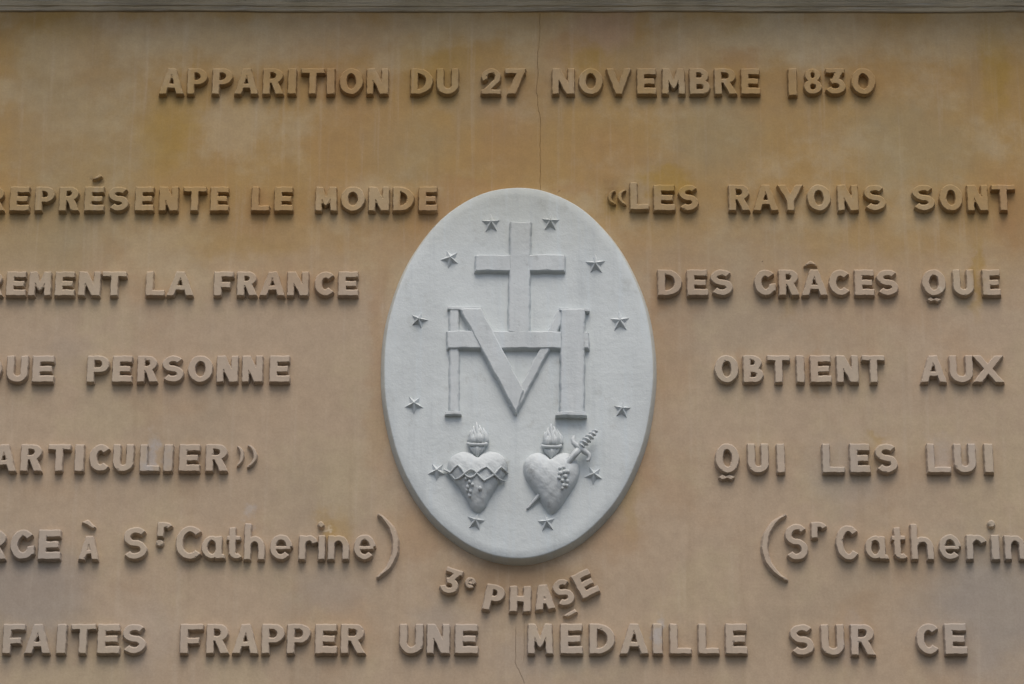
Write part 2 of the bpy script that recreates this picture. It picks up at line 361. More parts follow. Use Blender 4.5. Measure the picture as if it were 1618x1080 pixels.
    raise ValueError(ch)
def chips(G, X, Y, loops, n, big=1.0):
    for _ in range(n):           # little pieces broken off the front edge
        l = loops[rng.randint(len(loops))]; p = l[rng.randint(len(l))] + rng.normal(0, .6, 2); q = rng.uniform(.8, 2.1) * big
        G = np.maximum(G, q - np.hypot((X - p[0]) * rng.uniform(.6, 1.2), (Y - p[1]) * rng.uniform(.6, 1.2)))
    return G
def wobble(X, Y, amp, L):
    ph = rng.uniform(0, 6.28, 8)
    fx = 2 * np.pi / L
    return (X + amp * (np.sin(fx * Y + ph[0]) + .6 * np.sin(2.1 * fx * Y + 1.3 * fx * X + ph[1]) + .35 * np.sin(4.7 * fx * Y - 3.1 * fx * X + ph[4])),
            Y + amp * (np.sin(fx * X + ph[2]) + .6 * np.sin(1.9 * fx * X - 1.1 * fx * Y + ph[3]) + .35 * np.sin(4.3 * fx * X + 3.7 * fx * Y + ph[5])))
DEPTH = 11.0
def cast(ch, x0, x1, yt, yb, parent, rot=0.0, t=11.0, depth=DEPTH, name='letter', draft=1.5, bevel=1.6, wob=.27, label=None):
    """one raised character filling the photograph's box x0..x1, yt..yb on its own front face"""
    cx, cy = (x0 + x1) / 2, (yt + yb) / 2
    kx, kz = scl(cx, cy, depth); W = (x1 - x0) * kx; H = (yb - yt) * kz
    W = max(W - 1.6, 3); t = min(t, W)
    st = .55; pad = 5
    xs = np.arange(-pad, W + pad, st); ys = np.arange(-pad, H + pad, st); X, Y = np.meshgrid(xs, ys)
    F = None
    for s in glyph(ch, W, H, t):
        d = s(X, Y); F = d if F is None else np.minimum(F, d)
    loops = [rdp(l, .06) for l in contours(F, xs[0], ys[0], st, 0)]
    Xw, Yw = wobble(X, Y, wob, 22)
    F = multi_sdf(Xw, Yw, loops)
    a, b = rng.uniform(-.35, .35, 2)
    F2 = np.maximum(F + .45, np.vstack([F[3:], np.full((3, F.shape[1]), 9.0)]) + bevel * .35)
    F2 = chips(F2, X, Y, loops, rng.randint(2, 6))      # upper edges cut back further, shaped to catch a bright top line
    v, f = relief(F, xs[0], ys[0], st, [(draft + .5, -2), (draft, .6), (.15, depth - bevel * .8), (F2, depth)], .11)
    vv = []
    for x, y, z in v:
        k = 1 if z > depth / 2 else 0
        vv.append((x - W / 2, y - H / 2, z + k * (a * (x / W - .5) + b * (y / H - .5))))
    c = P(cx, cy, depth); jit = rng.uniform(-.006, .006)
    loc = Vector((c.x, 0, c.z)) - parent.location
    o = relief_obj(name, (vv, f), M_LT, parent, loc, rot + jit)
    if label: o['label'] = label
    return o

# ------------------------------------------------------------------ wall, ledge and ground
zt = P(809, 19).z; WX = 6.5
crack_a = [(853, 19), (853.5, 45), (852, 72), (849.5, 84), (849, 100), (850, 120), (848, 138), (847, 146), (850, 152), (849.5, 165), (852, 178), (854, 190), (853.5, 230), (854, 262), (853.5, 296), (853, 330), (852, 520)]
crack_b = [(815.5, 988), (814.5, 1010), (815, 1030), (814.5, 1047), (818, 1056), (822, 1064), (827, 1074), (830, 1090), (836, 1130), (834, 1180)]
crack_c = [(1338, 684), (1362, 683), (1380, 685), (1402, 683), (1424, 685), (1446, 684), (1470, 682.5), (1500, 684), (1536, 682), (1560, 683.5)]
crack_d = [(829, 978), (828, 1000), (829, 1030), (826, 1052)]
def build_wall():
    vs, hs, es = [], [], []
    def add(x, z, d): vs.append(Vector((x, z))); hs.append(d); return len(vs) - 1
    zb = GROUND - .3
    zb0 = zb
    b = [add(-WX, zb0, 0), add(WX, zb0, 0), add(WX, zt + .4, 0), add(-WX, zt + .4, 0)]
    es += [(b[i], b[(i + 1) % 4]) for i in range(4)]
    for path, wd, dp in ((crack_a, .38, 1.2), (crack_b, .42, 1.2), (crack_d, .35, .6)):
        pts = [P(*p) for p in path]
        fine = []
        for a, c in zip(pts[:-1], pts[1:]):
            for k in range(5):
                q = a.lerp(c, k / 5); dx = c.x - a.x; dz = c.z - a.z; L = math.hypot(dx, dz)
                j = rng.normal(0, .45) * U; fine.append((q.x - dz / L * j, q.z + dx / L * j))
        rows = []
        for i, (x, z) in enumerate(fine):
            e = 0.0 if i in (0, len(fine) - 1) else 1.0
            p0 = fine[max(i - 1, 0)]; p1 = fine[min(i + 1, len(fine) - 1)]
            dx, dz = p1[0] - p0[0], p1[1] - p0[1]; L = math.hypot(dx, dz); nx, nz = -dz / L, dx / L
            ww = wd * U * rng.uniform(.55, 1.25) * (e + .1)
            rows.append((add(x - nx * ww, z - nz * ww, 0), add(x, z, dp * U * e), add(x + nx * ww, z + nz * ww, 0)))
        for r0, r1 in zip(rows[:-1], rows[1:]):
            for k in range(3): es.append((r0[k], r1[k]))
    for gx in np.arange(-WX + .25, WX - .2, .25):
        for gz in np.arange(zb + .25, zt + .3, .25):
            add(gx + rng.uniform(-.03, .03), gz + rng.uniform(-.03, .03), 0)
    ov, oe, of, om, _, _ = delaunay_2d_cdt(vs, es, [], 0, 1e-7)
    H = [max([hs[i] for i in m], default=0) for m in om]
    V = [(v.x, h, v.y) for v, h in zip(ov, H)]
    F = orient(V, [tuple(f) for f in of])
    n = len(V)   # body behind
    corners = [om.index(m) for m in om if any(i in m for i in b)]
    V += [(-WX, .001, zb), (WX, .001, zb), (WX, .001, zt + .4), (-WX, .001, zt + .4), (-WX, .5, zb), (WX, .5, zb), (WX, .5, zt + .4), (-WX, .5, zt + .4)]
    for a, c in ((0, 1), (1, 2), (2, 3), (3, 0)): F.append((n + a, n + c, n + 4 + c, n + 4 + a))
    F.append((n + 4, n + 5, n + 6, n + 7))
    return V, F
wall = thing('memorial_wall', 'ochre rendered wall with brown stains and a thin vertical crack behind the lettering', 'wall', (0, .25, GROUND))
V, F = build_wall()
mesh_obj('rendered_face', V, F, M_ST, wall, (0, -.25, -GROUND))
# ledge: shallow stone course plus an unseen cornice to keep the upper rows darker, profile swept along x with slightly wandering edges
prof = [(0.02, 0.0), (-.006, 0), (-.010, .003), (-.013, .018), (-.018, .021), (-.020, .034), (-.017, .040), (-.022, .10), (-.05, .17), (-.09, .20), (-.20, .21), (-.23, .19), (-.24, .19), (-.25, .32), (-.22, .38), (0.02, .45)]
nx = 260; V = []; F = []
for i in range(nx + 1):
    x = -WX + 2 * WX * i / nx
    wv = .0014 * math.sin(x * 3.1) + .0010 * math.sin(x * 9.7 + 1) + rng.normal(0, .0007)
    for y, z in prof: V.append((x, y + rng.normal(0, .0006), zt + z + wv - .0015 * x / 2))
m = len(prof)
for i in range(nx):
    for k in range(m - 1): F.append((i * m + k, (i + 1) * m + k, (i + 1) * m + k + 1, i * m + k + 1))
F.append(tuple(range(m))); F.append(tuple(reversed(range(nx * m, nx * m + m))))
me_l = mesh_obj('ledge', V, F, M_LG, wall, (0, -.25, -GROUND)); me_l['label'] = 'weathered grey stone ledge above the ochre wall'
import bmesh
def fix_normals(o):
    bm = bmesh.new(); bm.from_mesh(o.data); bmesh.ops.recalc_face_normals(bm, faces=bm.faces); bm.to_mesh(o.data); bm.free()
fix_normals(me_l)
g = mesh_obj('ground', [(-60, -80, GROUND), (60, -80, GROUND), (60, -.0, GROUND), (-60, 0, GROUND), (-60, 20, GROUND), (60, 20, GROUND)], [(0, 1, 2, 3), (3, 2, 5, 4)], M_GR)  # unseen ground sheet, added for bounce light and kept dark to limit it
g['kind'] = 'structure'

# ------------------------------------------------------------------ inscriptions
# each word: label, name extras, rows of (character, x0, x1[, yt, yb, options])
def word(label, yt, yb, chars, group='raised words on the wall'):
    x0 = min(c[1] for c in chars); x1 = max(c[2] for c in chars)
    b = P((x0 + x1) / 2, yb, 0)
    t = thing('inscription', label, 'raised lettering', (b.x, 0, b.z), group)
    for c in chars:
        ch, a, e = c[:3]; y0, y1 = (c[3], c[4]) if len(c) > 3 else (yt, yb); kw = dict(c[5]) if len(c) > 5 else {}
        nm = {'.': 'dot', ')': 'bracket', '(': 'bracket', '\u00b4': 'accent', '`': 'accent', '^': 'accent', ',': 'letter_tail'}.get(ch, 'digit' if ch.isdigit() else 'letter')
        kw.setdefault('name', nm)
        if 'rot' in kw: kw['rot'] = math.radians(kw['rot'])
        if ch in '.\u00b4`^,' : kw.setdefault('depth', 8); kw.setdefault('bevel', 1.8)
        cast(ch, a, e, y0, y1, t, **kw)
    return t
T1 = (107, 147.5)
word('raised word APPARITION at the left end of the top line', *T1, [('A',251,291),('P',295.5,328),('P',335,368),('A',370,409),('R',415,449),('I',454.5,468.5),('T',475,513),('I',515.5,529.5),('O',536,574),('N',579,614)])
word('raised word DU in the top line, between APPARITION and 27', *T1, [('D',648.5,684.5),('U',689.5,725)])
word('raised number 27 in the top line just left of the crack', *T1, [('2',760,792),('7',797.5,832)])
word('raised word NOVEMBRE in the top line just right of the crack', *T1, [('N',872,908),('O',914,953),('V',957,998),('E',1006,1037.5),('M',1045.5,1083),('B',1089,1122.5),('R',1128.5,1165),('E',1170.5,1201.5)])
word('raised year 1830 at the right end of the top line', *T1, [('1',1245,1259.5,107,149.5),('8',1269.5,1299),('3',1303,1337),('0',1344.5,1384)])
T2 = (294, 332)
word('raised word ending EPRÉSENTE, cut by the left edge, second line', *T2, [('R',-26,8),('E',15,47),('P',55,87),('R',93,126),('E',133,165),('\u00b4',146,162,274,283),('S',170.5,204),('E',213,243.5),('N',251,282),('T',289,326),('E',332,362)])
word('raised word LE in the second line, left of MONDE', *T2, [('L',397,426.5),('E',433,463.5)])
word('raised word MONDE beside the upper left of the white oval', *T2, [('M',497.5,533),('O',538,577),('N',582,615.5),('D',620.5,655),('E',661,691.5)])
T2R = (291, 331.5)
q = {'t': 5, 'depth': 8, 'name': 'quotation_mark', 'draft': 1.2}
word('raised word LES with opening quotation marks under an ochre stain, second line', *T2R, [('(',960,973,299,321,q),('(',976,989.5,298,322,q),('L',995,1025.5,287,330),('E',1032.5,1067),('S',1072,1104)])
word('raised word RAYONS in the second line, right of the oval', *T2R, [('R',1151,1186),('A',1189.5,1230),('Y',1228,1270),('O',1275,1313),('N',1323,1356.5),('S',1365,1400)])
word('raised word SONT at the right end of the second line', *T2R, [('S',1441.5,1477.5),('O',1484,1521.5),('N',1528,1561.5),('T',1566.5,1605)])
T3 = (428, 466)
word('raised word ending EMENT, cut by the left edge, third line', *T3, [('R',-28,5),('E',9.5,41.5),('M',44.5,81.5),('E',86.5,118.5),('N',123.5,159),('T',161,200)])
word('raised word LA between EMENT and FRANCE', *T3, [('L',230,261),('A',263,306.5)])
word('raised word FRANCE in the third line, left of the oval', *T3, [('F',337.5,369.5),('R',374,407),('A',410,451),('N',453.5,488),('C',495.5,530.5),('E',534,566.5)])
T3R = (425, 465.5)
word('raised word DES beside the right edge of the oval, third line', *T3R, [('D',1039,1078),('E',1085,1119),('S',1122.5,1158.5)])
word('raised word GRÂCES with a chipped accent, right of DES', *T3R, [('G',1190.5,1226),('R',1230,1263.5),('A',1266,1308),('^',1270,1292,411,419),('C',1308.5,1345),('E',1350,1382),('S',1385,1420)])
word('raised word QUE with a broken Q tail, right of GRÂCES', *T3R, [('Q',1456.5,1495),(',',1465,1487,469,476),('U',1505.5,1539.5),('E',1552,1581.5)])
T4 = (561, 602.5)
word('raised word ending QUE, cut by the left edge, fourth line', *T4, [('Q',-34,3),('U',10,44.5),('E',50.5,86)])
word('raised word PERSONNE in the fourth line, left of the oval', *T4, [('P',137,173),('E',177,209.5),('R',216.5,250),('S',256,291),('O',296.5,336.5),('N',342,376.5),('N',382,415.5),('E',425.5,458.5)])
T4R = (560.5, 603)
word('raised word OBTIENT in the fourth line, right of the oval', *T4R, [('O',1129,1167.5),('B',1174,1206.5),('T',1212,1249),('I',1258,1271.5),('E',1280,1314),('N',1321.5,1357),('T',1362,1399)])
word('raised word AUX at the right end of the fourth line', *T4R, [('A',1453.5,1496),('U',1500,1538),('X',1536,1587)])
T5 = (701, 743.5)
word('raised word ending ARTICULIER with closing quotation marks, grey washed L', *T5, [('A',-15,26.5),('R',32,68),('T',75,111.5),('I',117.5,133),('C',139.5,175.5),('U',178,211.5),('L',220.5,252.5),('I',258,273.5),('E',282.5,316.5),('R',324.5,361),
   (')',374,386,703,735,q),(')',390.5,406.5,701,737,q)])
T5R = (700, 745.5)
word('raised word QUI with a broken Q tail, fifth line', *T5R, [('Q',1130,1168.5),(',',1135,1161,749,757),('U',1181,1215),('I',1227,1240.5)])
word('raised word LES between QUI and LUI', *T5R, [('L',1299,1335),('E',1342.5,1375.5),('S',1382.5,1419)])
word('raised word LUI at the right end of the fifth line', *T5R, [('L',1464.5,1502.5),('U',1507,1542.5),('I',1555,1570)])
T6 = (836, 882.5)
lc = {'t': 9.5}
word('raised word ending RGE, cut by the left edge, sixth line', *T6, [('R',-28,11),('G',14.5,54.5),('E',60,96.5)])
word('small raised letter À with a chipped accent, sixth line', *T6, [('A',124,157,846,883,{'t':9.5}),('`',129,151,820,834)])
word('raised capital S with small raised r and dot, left of the oval', *T6, [('S',194.5,233,832,882.5,{'t':10.5}),('r',247,270,824,847,{'t':9}),('.',245.5,258.5,852,862)])
def name_word(label, xs, closing):
    return word(label, *T6, xs + closing)
name_word('mixed-case raised name ending in a tall round bracket, left of the oval',
  [('C',276,321,830,882.5,{'t':10}),('a',318,357,845.5,881.5,lc),('t',357.5,383,832.5,882,lc),('h',385.5,419,826,883,lc),('e',426,462,843.5,883,{'t':8.6}),('r',470,500,845,883,lc),
   ('i',502.5,514,845,883,lc),('.',502,512,823,832.5),('n',517.5,552,845,883,lc),('e',558.5,593.5,843.5,883,{'t':8.6})], [(')',596.5,630,810,911,{'t':8,'depth':9,'draft':2.6})])
word('tall opening bracket, capital S and small raised r, right of the oval', *T6, [('(',1203.5,1243,811,915,{'t':8,'depth':9,'draft':2.6}),('S',1240.5,1277,827,883.5,{'t':10.5}),('r',1280,1305,824,849,{'t':9})])
word('mixed-case raised name cut by the right edge, sixth line', *T6,
  [('C',1319.5,1359,829,883.5,{'t':10}),('a',1367,1405.5,845.5,882,lc),('t',1408.5,1434.5,832,882.5,lc),('h',1439,1475.5,827,883,lc),('e',1483.5,1519,843.5,883,{'t':8.6}),('r',1525,1557.5,844,883,lc),
   ('i',1566,1580,844,883,lc),('.',1560.5,1573,821,831.5),('n',1587,1621,845,883,lc),('e',1628,1662,844,883,{'t':8.6})])
word('tilted raised 3 with small e directly below the oval', 900, 935, [('3',697,728,897,937,{'rot':20,'t':10}),('e',734,752.5,911,928.5,{'rot':14,'t':5.2,'depth':8,'draft':1.0})])
word('raised word PHASE curving under the white oval', 925, 966, [('P',765,797,923,964,{'rot':11}),('H',805,839.5,925,965.5,{'rot':1}),('A',843,876,922.5,962,{'rot':-6}),('S',875,906,914,956,{'rot':-15,'t':10}),('E',909,941,901,941,{'rot':-27,'t':10})])
T8 = (985, 1031.5)
word('raised word FAITES at the left end of the bottom line', *T8, [('F',4,39.5),('A',38.5,80),('I',89,105),('T',111,151),('E',153.5,190),('S',193,231)])
word('raised word FRAPPER in the bottom line', *T8, [('F',284,321),('R',325.5,362.5),('A',367,409),('P',413,450),('P',453,491),('E',497.5,533),('R',538,578)])
word('raised word UNE in the bottom line, below 3 PHASE', *T8, [('U',631,669),('N',674,711),('E',718.5,756)])
word('raised word MÉDAILLE in the bottom line, right of the lower crack', 984.5, 1032, [('M',833,874),('E',885,921),('\u00b4',890,913,961,974),('D',931,972),('A',979,1025),('I',1031,1047),('L',1058,1093),('L',1103,1136.5),('E',1146,1181)])
word('raised word SUR in the bottom line, between MÉDAILLE and CE', 985.5, 1034, [('S',1248,1287),('U',1297,1334.5),('R',1344,1384)])
word('raised word CE near the right end of the bottom line', 984, 1032.5, [('C',1446.5,1486),('E',1492.5,1528.5)])

# ------------------------------------------------------------------ the medallion
MD = 16.0                                                # thickness of the oval
mc = P(819, 588, MD); MC = Vector((mc.x, 0, mc.z))
med = thing('medallion', 'white oval medallion with a cross, the letter M, two hearts and twelve stars', 'medallion', (mc.x, 0, P(819, 880, MD).z))
kx, kz = scl(819, 588, MD)
RX = 211.5 * kx; RZ = (P(819, 296.5, MD).z - P(819, 880, MD).z) / U / 2
mz = (P(819, 296.5, MD).z + P(819, 880, MD).z) / 2
def oval():
    n = 256; V = []; F = []
    rings_ = [(7.2, -2), (7.0, .5), (4.4, MD * .5), (1.7, MD - 2), (.7, MD - .7), (-.5, MD), (-14, MD + .1)]
    for off, z in rings_:
        for i in range(n):
            a = 2 * math.pi * i / n
            wv = .5 * math.sin(3 * a + 1) + .35 * math.sin(7 * a) + .22 * math.sin(17 * a + 2) + rng.normal(0, .06)
            V.append(((RX + off + wv) * math.cos(a), z, (RZ + off + wv) * math.sin(a)))
    for k in range(len(rings_) - 1):
        for i in range(n): F.append((k * n + i, k * n + (i + 1) % n, (k + 1) * n + (i + 1) % n, (k + 1) * n + i))
    V.append((0, MD + .1, 0)); c = len(V) - 1; k = len(rings_) - 1
    for i in range(n): F.append((k * n + i, k * n + (i + 1) % n, c))
    return [(x * U, -y * U, z * U) for x, y, z in V], F
V, F = oval()
loc = Vector((mc.x, 0, mz)) - med.location
plq = mesh_obj('plaque', V, orient(V, F), M_WH, med, loc)
fix_normals(plq)
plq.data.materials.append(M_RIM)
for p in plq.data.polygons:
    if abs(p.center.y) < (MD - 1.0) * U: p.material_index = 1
    p.use_smooth = True
FZ = MD + .1                                             # level of the oval's face
def mloc(px, py, extra=0.0):
    p = P(px, py, FZ + extra); return Vector((p.x, -FZ * U, p.z))
def bar(name, pts, depth, parent, org, draft=2.3, bevel=1.3, wob=.40, mat=None, lift=0.0):
    """raised flat piece whose front outline falls on the given pixels; org = world point of the parent's origin"""
    W = [P(a, b, FZ + depth) for a, b in pts]
    x0 = min(p.x for p in W); z0 = min(p.z for p in W); x1 = max(p.x for p in W); z1 = max(p.z for p in W)
    c = Vector(((x0 + x1) / 2, 0, (z0 + z1) / 2))
    L = [((p.x - c.x) / U, (p.z - c.z) / U) for p in W]
    st = .6; pad = 5
    xs = np.arange((x0 - c.x) / U - pad, (x1 - c.x) / U + pad, st); ys = np.arange((z0 - c.z) / U - pad, (z1 - c.z) / U + pad, st)
    X, Y = np.meshgrid(xs, ys); X, Y = wobble(X, Y, wob, 45)
    Fd = poly_sdf(X, Y, L)
    vf = relief(Fd, xs[0], ys[0], st, [(draft + .3, -1.5), (draft, .5), (.2, depth - bevel), (chips(Fd + bevel, X, Y, [np.vstack([np.array(L) * (1 - k) + np.roll(np.array(L), -1, 0) * k for k in (0, .2, .4, .6, .8)])], 7), depth)], .10)
    vf = ([(x, y, z + (.25 * math.sin(x * .07 + y * .03) if z > depth / 2 else 0)) for x, y, z in vf[0]], vf[1])
    return relief_obj(name, vf, mat or M_RELIEF, parent, Vector((c.x, -FZ * U, c.z)) - org)
def part_empty(name, at, parent, plabel=None):
    o = bpy.data.objects.new(name, None); C.objects.link(o); o.parent = parent; o.location = at - parent.location; o.empty_display_size = .03
    if plabel: o['label'] = plabel
    return o
# cross
o_ = mloc(822, 430); cr = part_empty('cross', o_, med, 'plain raised Latin cross standing on the bar of the M')
bar('upright', [(807, 350), (838.5, 350), (837, 400), (836, 524), (803.5, 524), (806, 400)], 8.8, cr, o_)
bar('cross_arm', [(752, 402.5), (891.5, 401.5), (892, 427), (751.5, 427)], 8.0, cr, o_)
# monogram
o_ = mloc(819, 570); mg = part_empty('monogram', o_, med, 'large raised letter M interlaced with a horizontal bar')
bar('crossbar', [(707, 522), (929, 523.5), (930, 549.5), (707, 549)], 9.0, mg, o_)
bar('thin_stem', [(711, 486), (724.5, 486), (724.5, 650), (711, 650)], 6.0, mg, o_)
bar('serif', [(707.5, 484), (762, 484.5), (762, 489.5), (707.5, 488)], 7.4, mg, o_, .6, .5)
bar('serif', [(703.5, 649.5), (727.5, 649.5), (729, 654), (703, 654)], 8.2, mg, o_, .6, .5)
bar('thin_diagonal', [(814, 650), (806, 640), (851, 556), (867, 519), (884, 486.5), (899, 488), (882.5, 519), (865, 556), (817, 648)], 7.4, mg, o_)
bar('thick_diagonal', [(727, 487), (760, 487), (790, 545), (827, 616), (815, 650)], 11, mg, o_)
bar('thick_stem', [(887, 488), (923.5, 488), (922, 651), (886, 651)], 11.2, mg, o_)
bar('serif', [(884, 486), (931, 487.5), (931, 491.5), (884, 490)], 9.3, mg, o_, .6, .5)
bar('serif', [(879, 650), (925.5, 650), (927, 655.5), (878, 655)], 13.2, mg, o_, .6, .5)
# stars
def star(px, py, rad, rot):
    kx, kz = scl(px, py, FZ); n = 5; V = []; F = []
    for i in range(10):
        r = rad * (1.06 if i % 2 == 0 else .50) * (1 + rng.uniform(-.07, .07)); a = math.radians(90 + rot + 36 * i)
        V.append((r * math.cos(a) * kx, .0 + .3, r * math.sin(a) * kz * 1.0))
    for i in range(10):
        x, _, z = V[i]; V.append((x * 1.05, -1.2, z * 1.05))
    V.append((rng.uniform(-.6, .6), 8.8, rng.uniform(-.4, .4)))
    for i in range(10):
        j = (i + 1) % 10; F.append((i, j, 20)); F.append((i, j, 10 + j, 10 + i))
    V = [(x * U, -y * U, z * U) for x, y, z in V]
    c = mloc(px, py, 2)
    return mesh_obj('star', V, orient(V, F), M_RELIEF, med, Vector((c.x, -FZ * U, c.z)) - med.location)
for a in [(776, 352, 14.5, 2), (870, 350, 14.5, -3), (711.5, 408, 14, 24), (941, 417, 15, 3), (662, 505, 13, -18), (979.5, 507, 15.5, 3), (654.5, 638, 14, 34),
          (983, 646, 13.5, -6), (690.5, 744, 14, 33), (938.5, 750, 14, 30), (752, 823, 14, -12), (863.5, 825, 14, 8)]: star(*a)

# hearts: a puffed membrane over the heart outline
def heart_outline(pts, n=14):
    P_ = np.array(pts, float); out = []
    N = len(P_)
    for i in range(N):
        p0, p1, p2, p3 = P_[i - 1], P_[i], P_[(i + 1) % N], P_[(i + 2) % N]
        if i == 0: p0 = p1 + (p1 - p2)      # keep the cleft sharp
        if i == N - 1: p3 = p2 + (p2 - p1)
        for k in range(n):
            t = k / n
            out.append(.5 * ((2 * p1) + (-p0 + p2) * t + (2 * p0 - 5 * p1 + 4 * p2 - p3) * t * t + (-p0 + 3 * p1 - 3 * p2 + p3) * t ** 3))
    return np.array(out)
class Heart:
    def __init__(s, pts, top):
        W = [P(a, b, FZ + 4) for a, b in heart_outline(pts)]
        xs = [p.x for p in W]; zs = [p.z for p in W]
        s.c = Vector(((min(xs) + max(xs)) / 2, -FZ * U, (min(zs) + max(zs)) / 2))
        s.L = [((p.x - s.c.x) / U, (p.z - s.c.z) / U) for p in W]
        st = 1.0; s.st = st
        s.xs = np.arange(-60, 60, st); s.ys = np.arange(-66, 66, st); X, Y = np.meshgrid(s.xs, s.ys)
        sd = poly_sdf(X, Y, s.L); mask = sd < 0
        u = np.zeros_like(X)
        for _ in range(2600):
            v = (np.roll(u, 1, 0) + np.roll(u, -1, 0) + np.roll(u, 1, 1) + np.roll(u, -1, 1) + 1) / 4
            u = np.where(mask, v, 0)
        s.h = (u / u.max()) ** .5 * top; s.sd = sd; s.top = top
    def at(s, x, z):
        i = int(round((x - s.xs[0]) / s.st)); j = int(round((z - s.ys[0]) / s.st))
        if 0 <= i < len(s.xs) and 0 <= j < len(s.ys): return float(s.h[j, i])
        return 0.0
    def build(s):
        ex = []
        for j in range(1, len(s.ys), 2):
            for i in range(1, len(s.xs), 2):
                if s.sd[j, i] < -2.2: ex.append((float(s.xs[i]), float(s.ys[j]), float(s.h[j, i])))
        # outline, then free points of the membrane
        vf = relief(s.sd, s.xs[0], s.ys[0], s.st, [(.6, -2.0), (.1, 1.5), (-1.0, 4.2)], .25, ex)
        hs = [(x, y, z if z < 5 and s.at(x, y) < 6 else s.at(x, y) + rng.normal(0, .16) + .4 * math.sin(x * .31 + 1.7) * math.sin(y * .27)) if z > 4.3 else (x, y, z) for x, y, z in vf[0]]
        return (hs, vf[1])
def sweep(name, path, rad, parent, org, seg=8, mat=None, flat=1.0):
    """tube through world points with a radius at each one"""
    V = []; F = []; pts = [Vector(p) for p in path]; n = len(pts)
    for i, p in enumerate(pts):
        d = (pts[min(i + 1, n - 1)] - pts[max(i - 1, 0)]).normalized()
        a = d.cross(Vector((0, 1, 0))); a = a.normalized() if a.length > 1e-6 else Vector((1, 0, 0)); b = d.cross(a).normalized()
        r = rad[i] if hasattr(rad, '__len__') else rad
        for k in range(seg):
            t = 2 * math.pi * k / seg; V.append(p + a * math.cos(t) * r + b * math.sin(t) * r * flat - org)
    for i in range(n - 1):
        for k in range(seg): F.append((i * seg + k, i * seg + (k + 1) % seg, (i + 1) * seg + (k + 1) % seg, (i + 1) * seg + k))
    F.append(tuple(range(seg))); F.append(tuple(reversed(range((n - 1) * seg, n * seg))))
    o = mesh_obj(name, V, F, mat or M_RELIEF, parent, (0, 0, 0), 0, True); fix_normals(o); return o
def wp(px, py, lift): p = P(px, py, FZ + lift); return Vector((p.x, -(FZ + lift) * U, p.z))
def ball(name, px, py, lift, r, parent, org, sx=1.0, sz=1.0):
    bm = bmesh.new(); bmesh.ops.create_icosphere(bm, subdivisions=2, radius=r * 1.25 * U)
    for v in bm.verts: v.co.x *= sx; v.co.z *= sz; v.co *= 1 + rng.uniform(-.05, .05)
    me = bpy.data.meshes.new(name); bm.to_mesh(me); bm.free(); me.materials.append(M_RELIEF)
    me.polygons.foreach_set('use_smooth', [True] * len(me.polygons))
    o = bpy.data.objects.new(name, me); C.objects.link(o); o.parent = parent; o.location = wp(px, py, lift) - org; return o
def flame(cx, ringy, top, hw, parent, org):
    """collar ring, leaf cup below it and tongues of fire above"""
    V = []
    pts = [wp(cx + hw * math.cos(t), ringy + 1.6 * math.sin(t) - .8, 9.0 + 5.5 * math.sin(t)) for t in np.linspace(0, math.pi, 13)]
    sweep('collar', pts, 2.8 * U, parent, org, 8)
    bm_pts = []
    for k, off in enumerate((-.72, -.36, 0, .36, .72)):
        x0 = cx + off * hw; x1 = cx + off * hw * .42; dz = 12.5 - 4 * abs(off)
        l0 = 11.5 - 4 * abs(off)
        sweep('leaf', [wp(x0, ringy + 1, l0), wp((x0 + x1) / 2 + off, ringy + 7, l0 + 1.0), wp(x1, ringy + 7 + dz * .6, l0 - .5), wp(x1 * .6 + cx * .4, ringy + 8 + dz, l0 - 3)],
              [3.2 * U, 3.4 * U, 2.6 * U, 1.1 * U], parent, org, 7)
    H = ringy - top
    for off, hh, lean, l in ((-.85, .62, 1, 4), (-.58, .82, -2, 8), (-.3, .70, 2.5, 11), (-.02, 1.0, 1, 10), (.22, .74, -2, 12), (.48, .88, 3, 9), (.72, .66, 1.5, 6), (.95, .74, 3, 4), (.35, .58, 1, 13), (-.45, .52, -1, 12)):
        x = cx + off * hw; n = 7; pp = []; rr = []
        for i in range(n):
            t = i / (n - 1); pp.append(wp(x + lean * math.sin(t * 4.4) * .8 + (cx - x) * .18 * t, ringy - 2 - (H * hh - 2) * t, l + 2.2 * math.sin(t * 3.0)))
            rr.append((4.3 * rng.uniform(.85, 1.15) * (math.sin(math.pi * min(1, .32 + t * .62)) ** .8) * (1 - .45 * t) + .3) * U)
        sweep('flame', pp, rr, parent, org, 7)
# heart with thorns
hp1 = [(754.5, 723), (761, 716), (774, 712.5), (789, 716), (800, 727), (802, 741), (796, 754), (785, 768), (772, 790), (766, 802), (755, 809), (744, 802), (737, 788), (725, 769), (714, 756), (707.5, 742), (709, 727), (720, 716.5), (735, 712.5), (748, 716.5)]
h1 = Heart(hp1, 21); H1 = part_empty('thorn_crowned_heart', h1.c, med, 'heart wrapped in a crown of thorns with flames above')
relief_obj('heart_body', h1.build(), M_RELIEF, H1, (0, 0, 0), smooth=True)
def on_heart(H, px, py, lift):
    l = 8
    for _ in range(4):
        p = P(px, py, FZ + l); l = H.at((p.x - H.c.x) / U, (p.z - H.c.z) / U) + lift
    return wp(px, py, l), l
Z = lambda x, y: (670 + x / 5.4, 650 + y / 5.4)
nodes_a = [(170, 495), (225, 522), (258, 480), (290, 455), (320, 485), (348, 535), (372, 556), (400, 563), (428, 548), (450, 520), (490, 488), (535, 470), (570, 500), (600, 535), (640, 575), (690, 598)]
nodes_b = [(195, 500), (228, 535), (265, 580), (305, 565), (345, 530), (372, 505), (400, 492), (425, 500), (455, 530), (485, 565), (512, 590), (550, 568), (600, 535), (628, 500), (658, 470), (690, 500), (712, 528)]
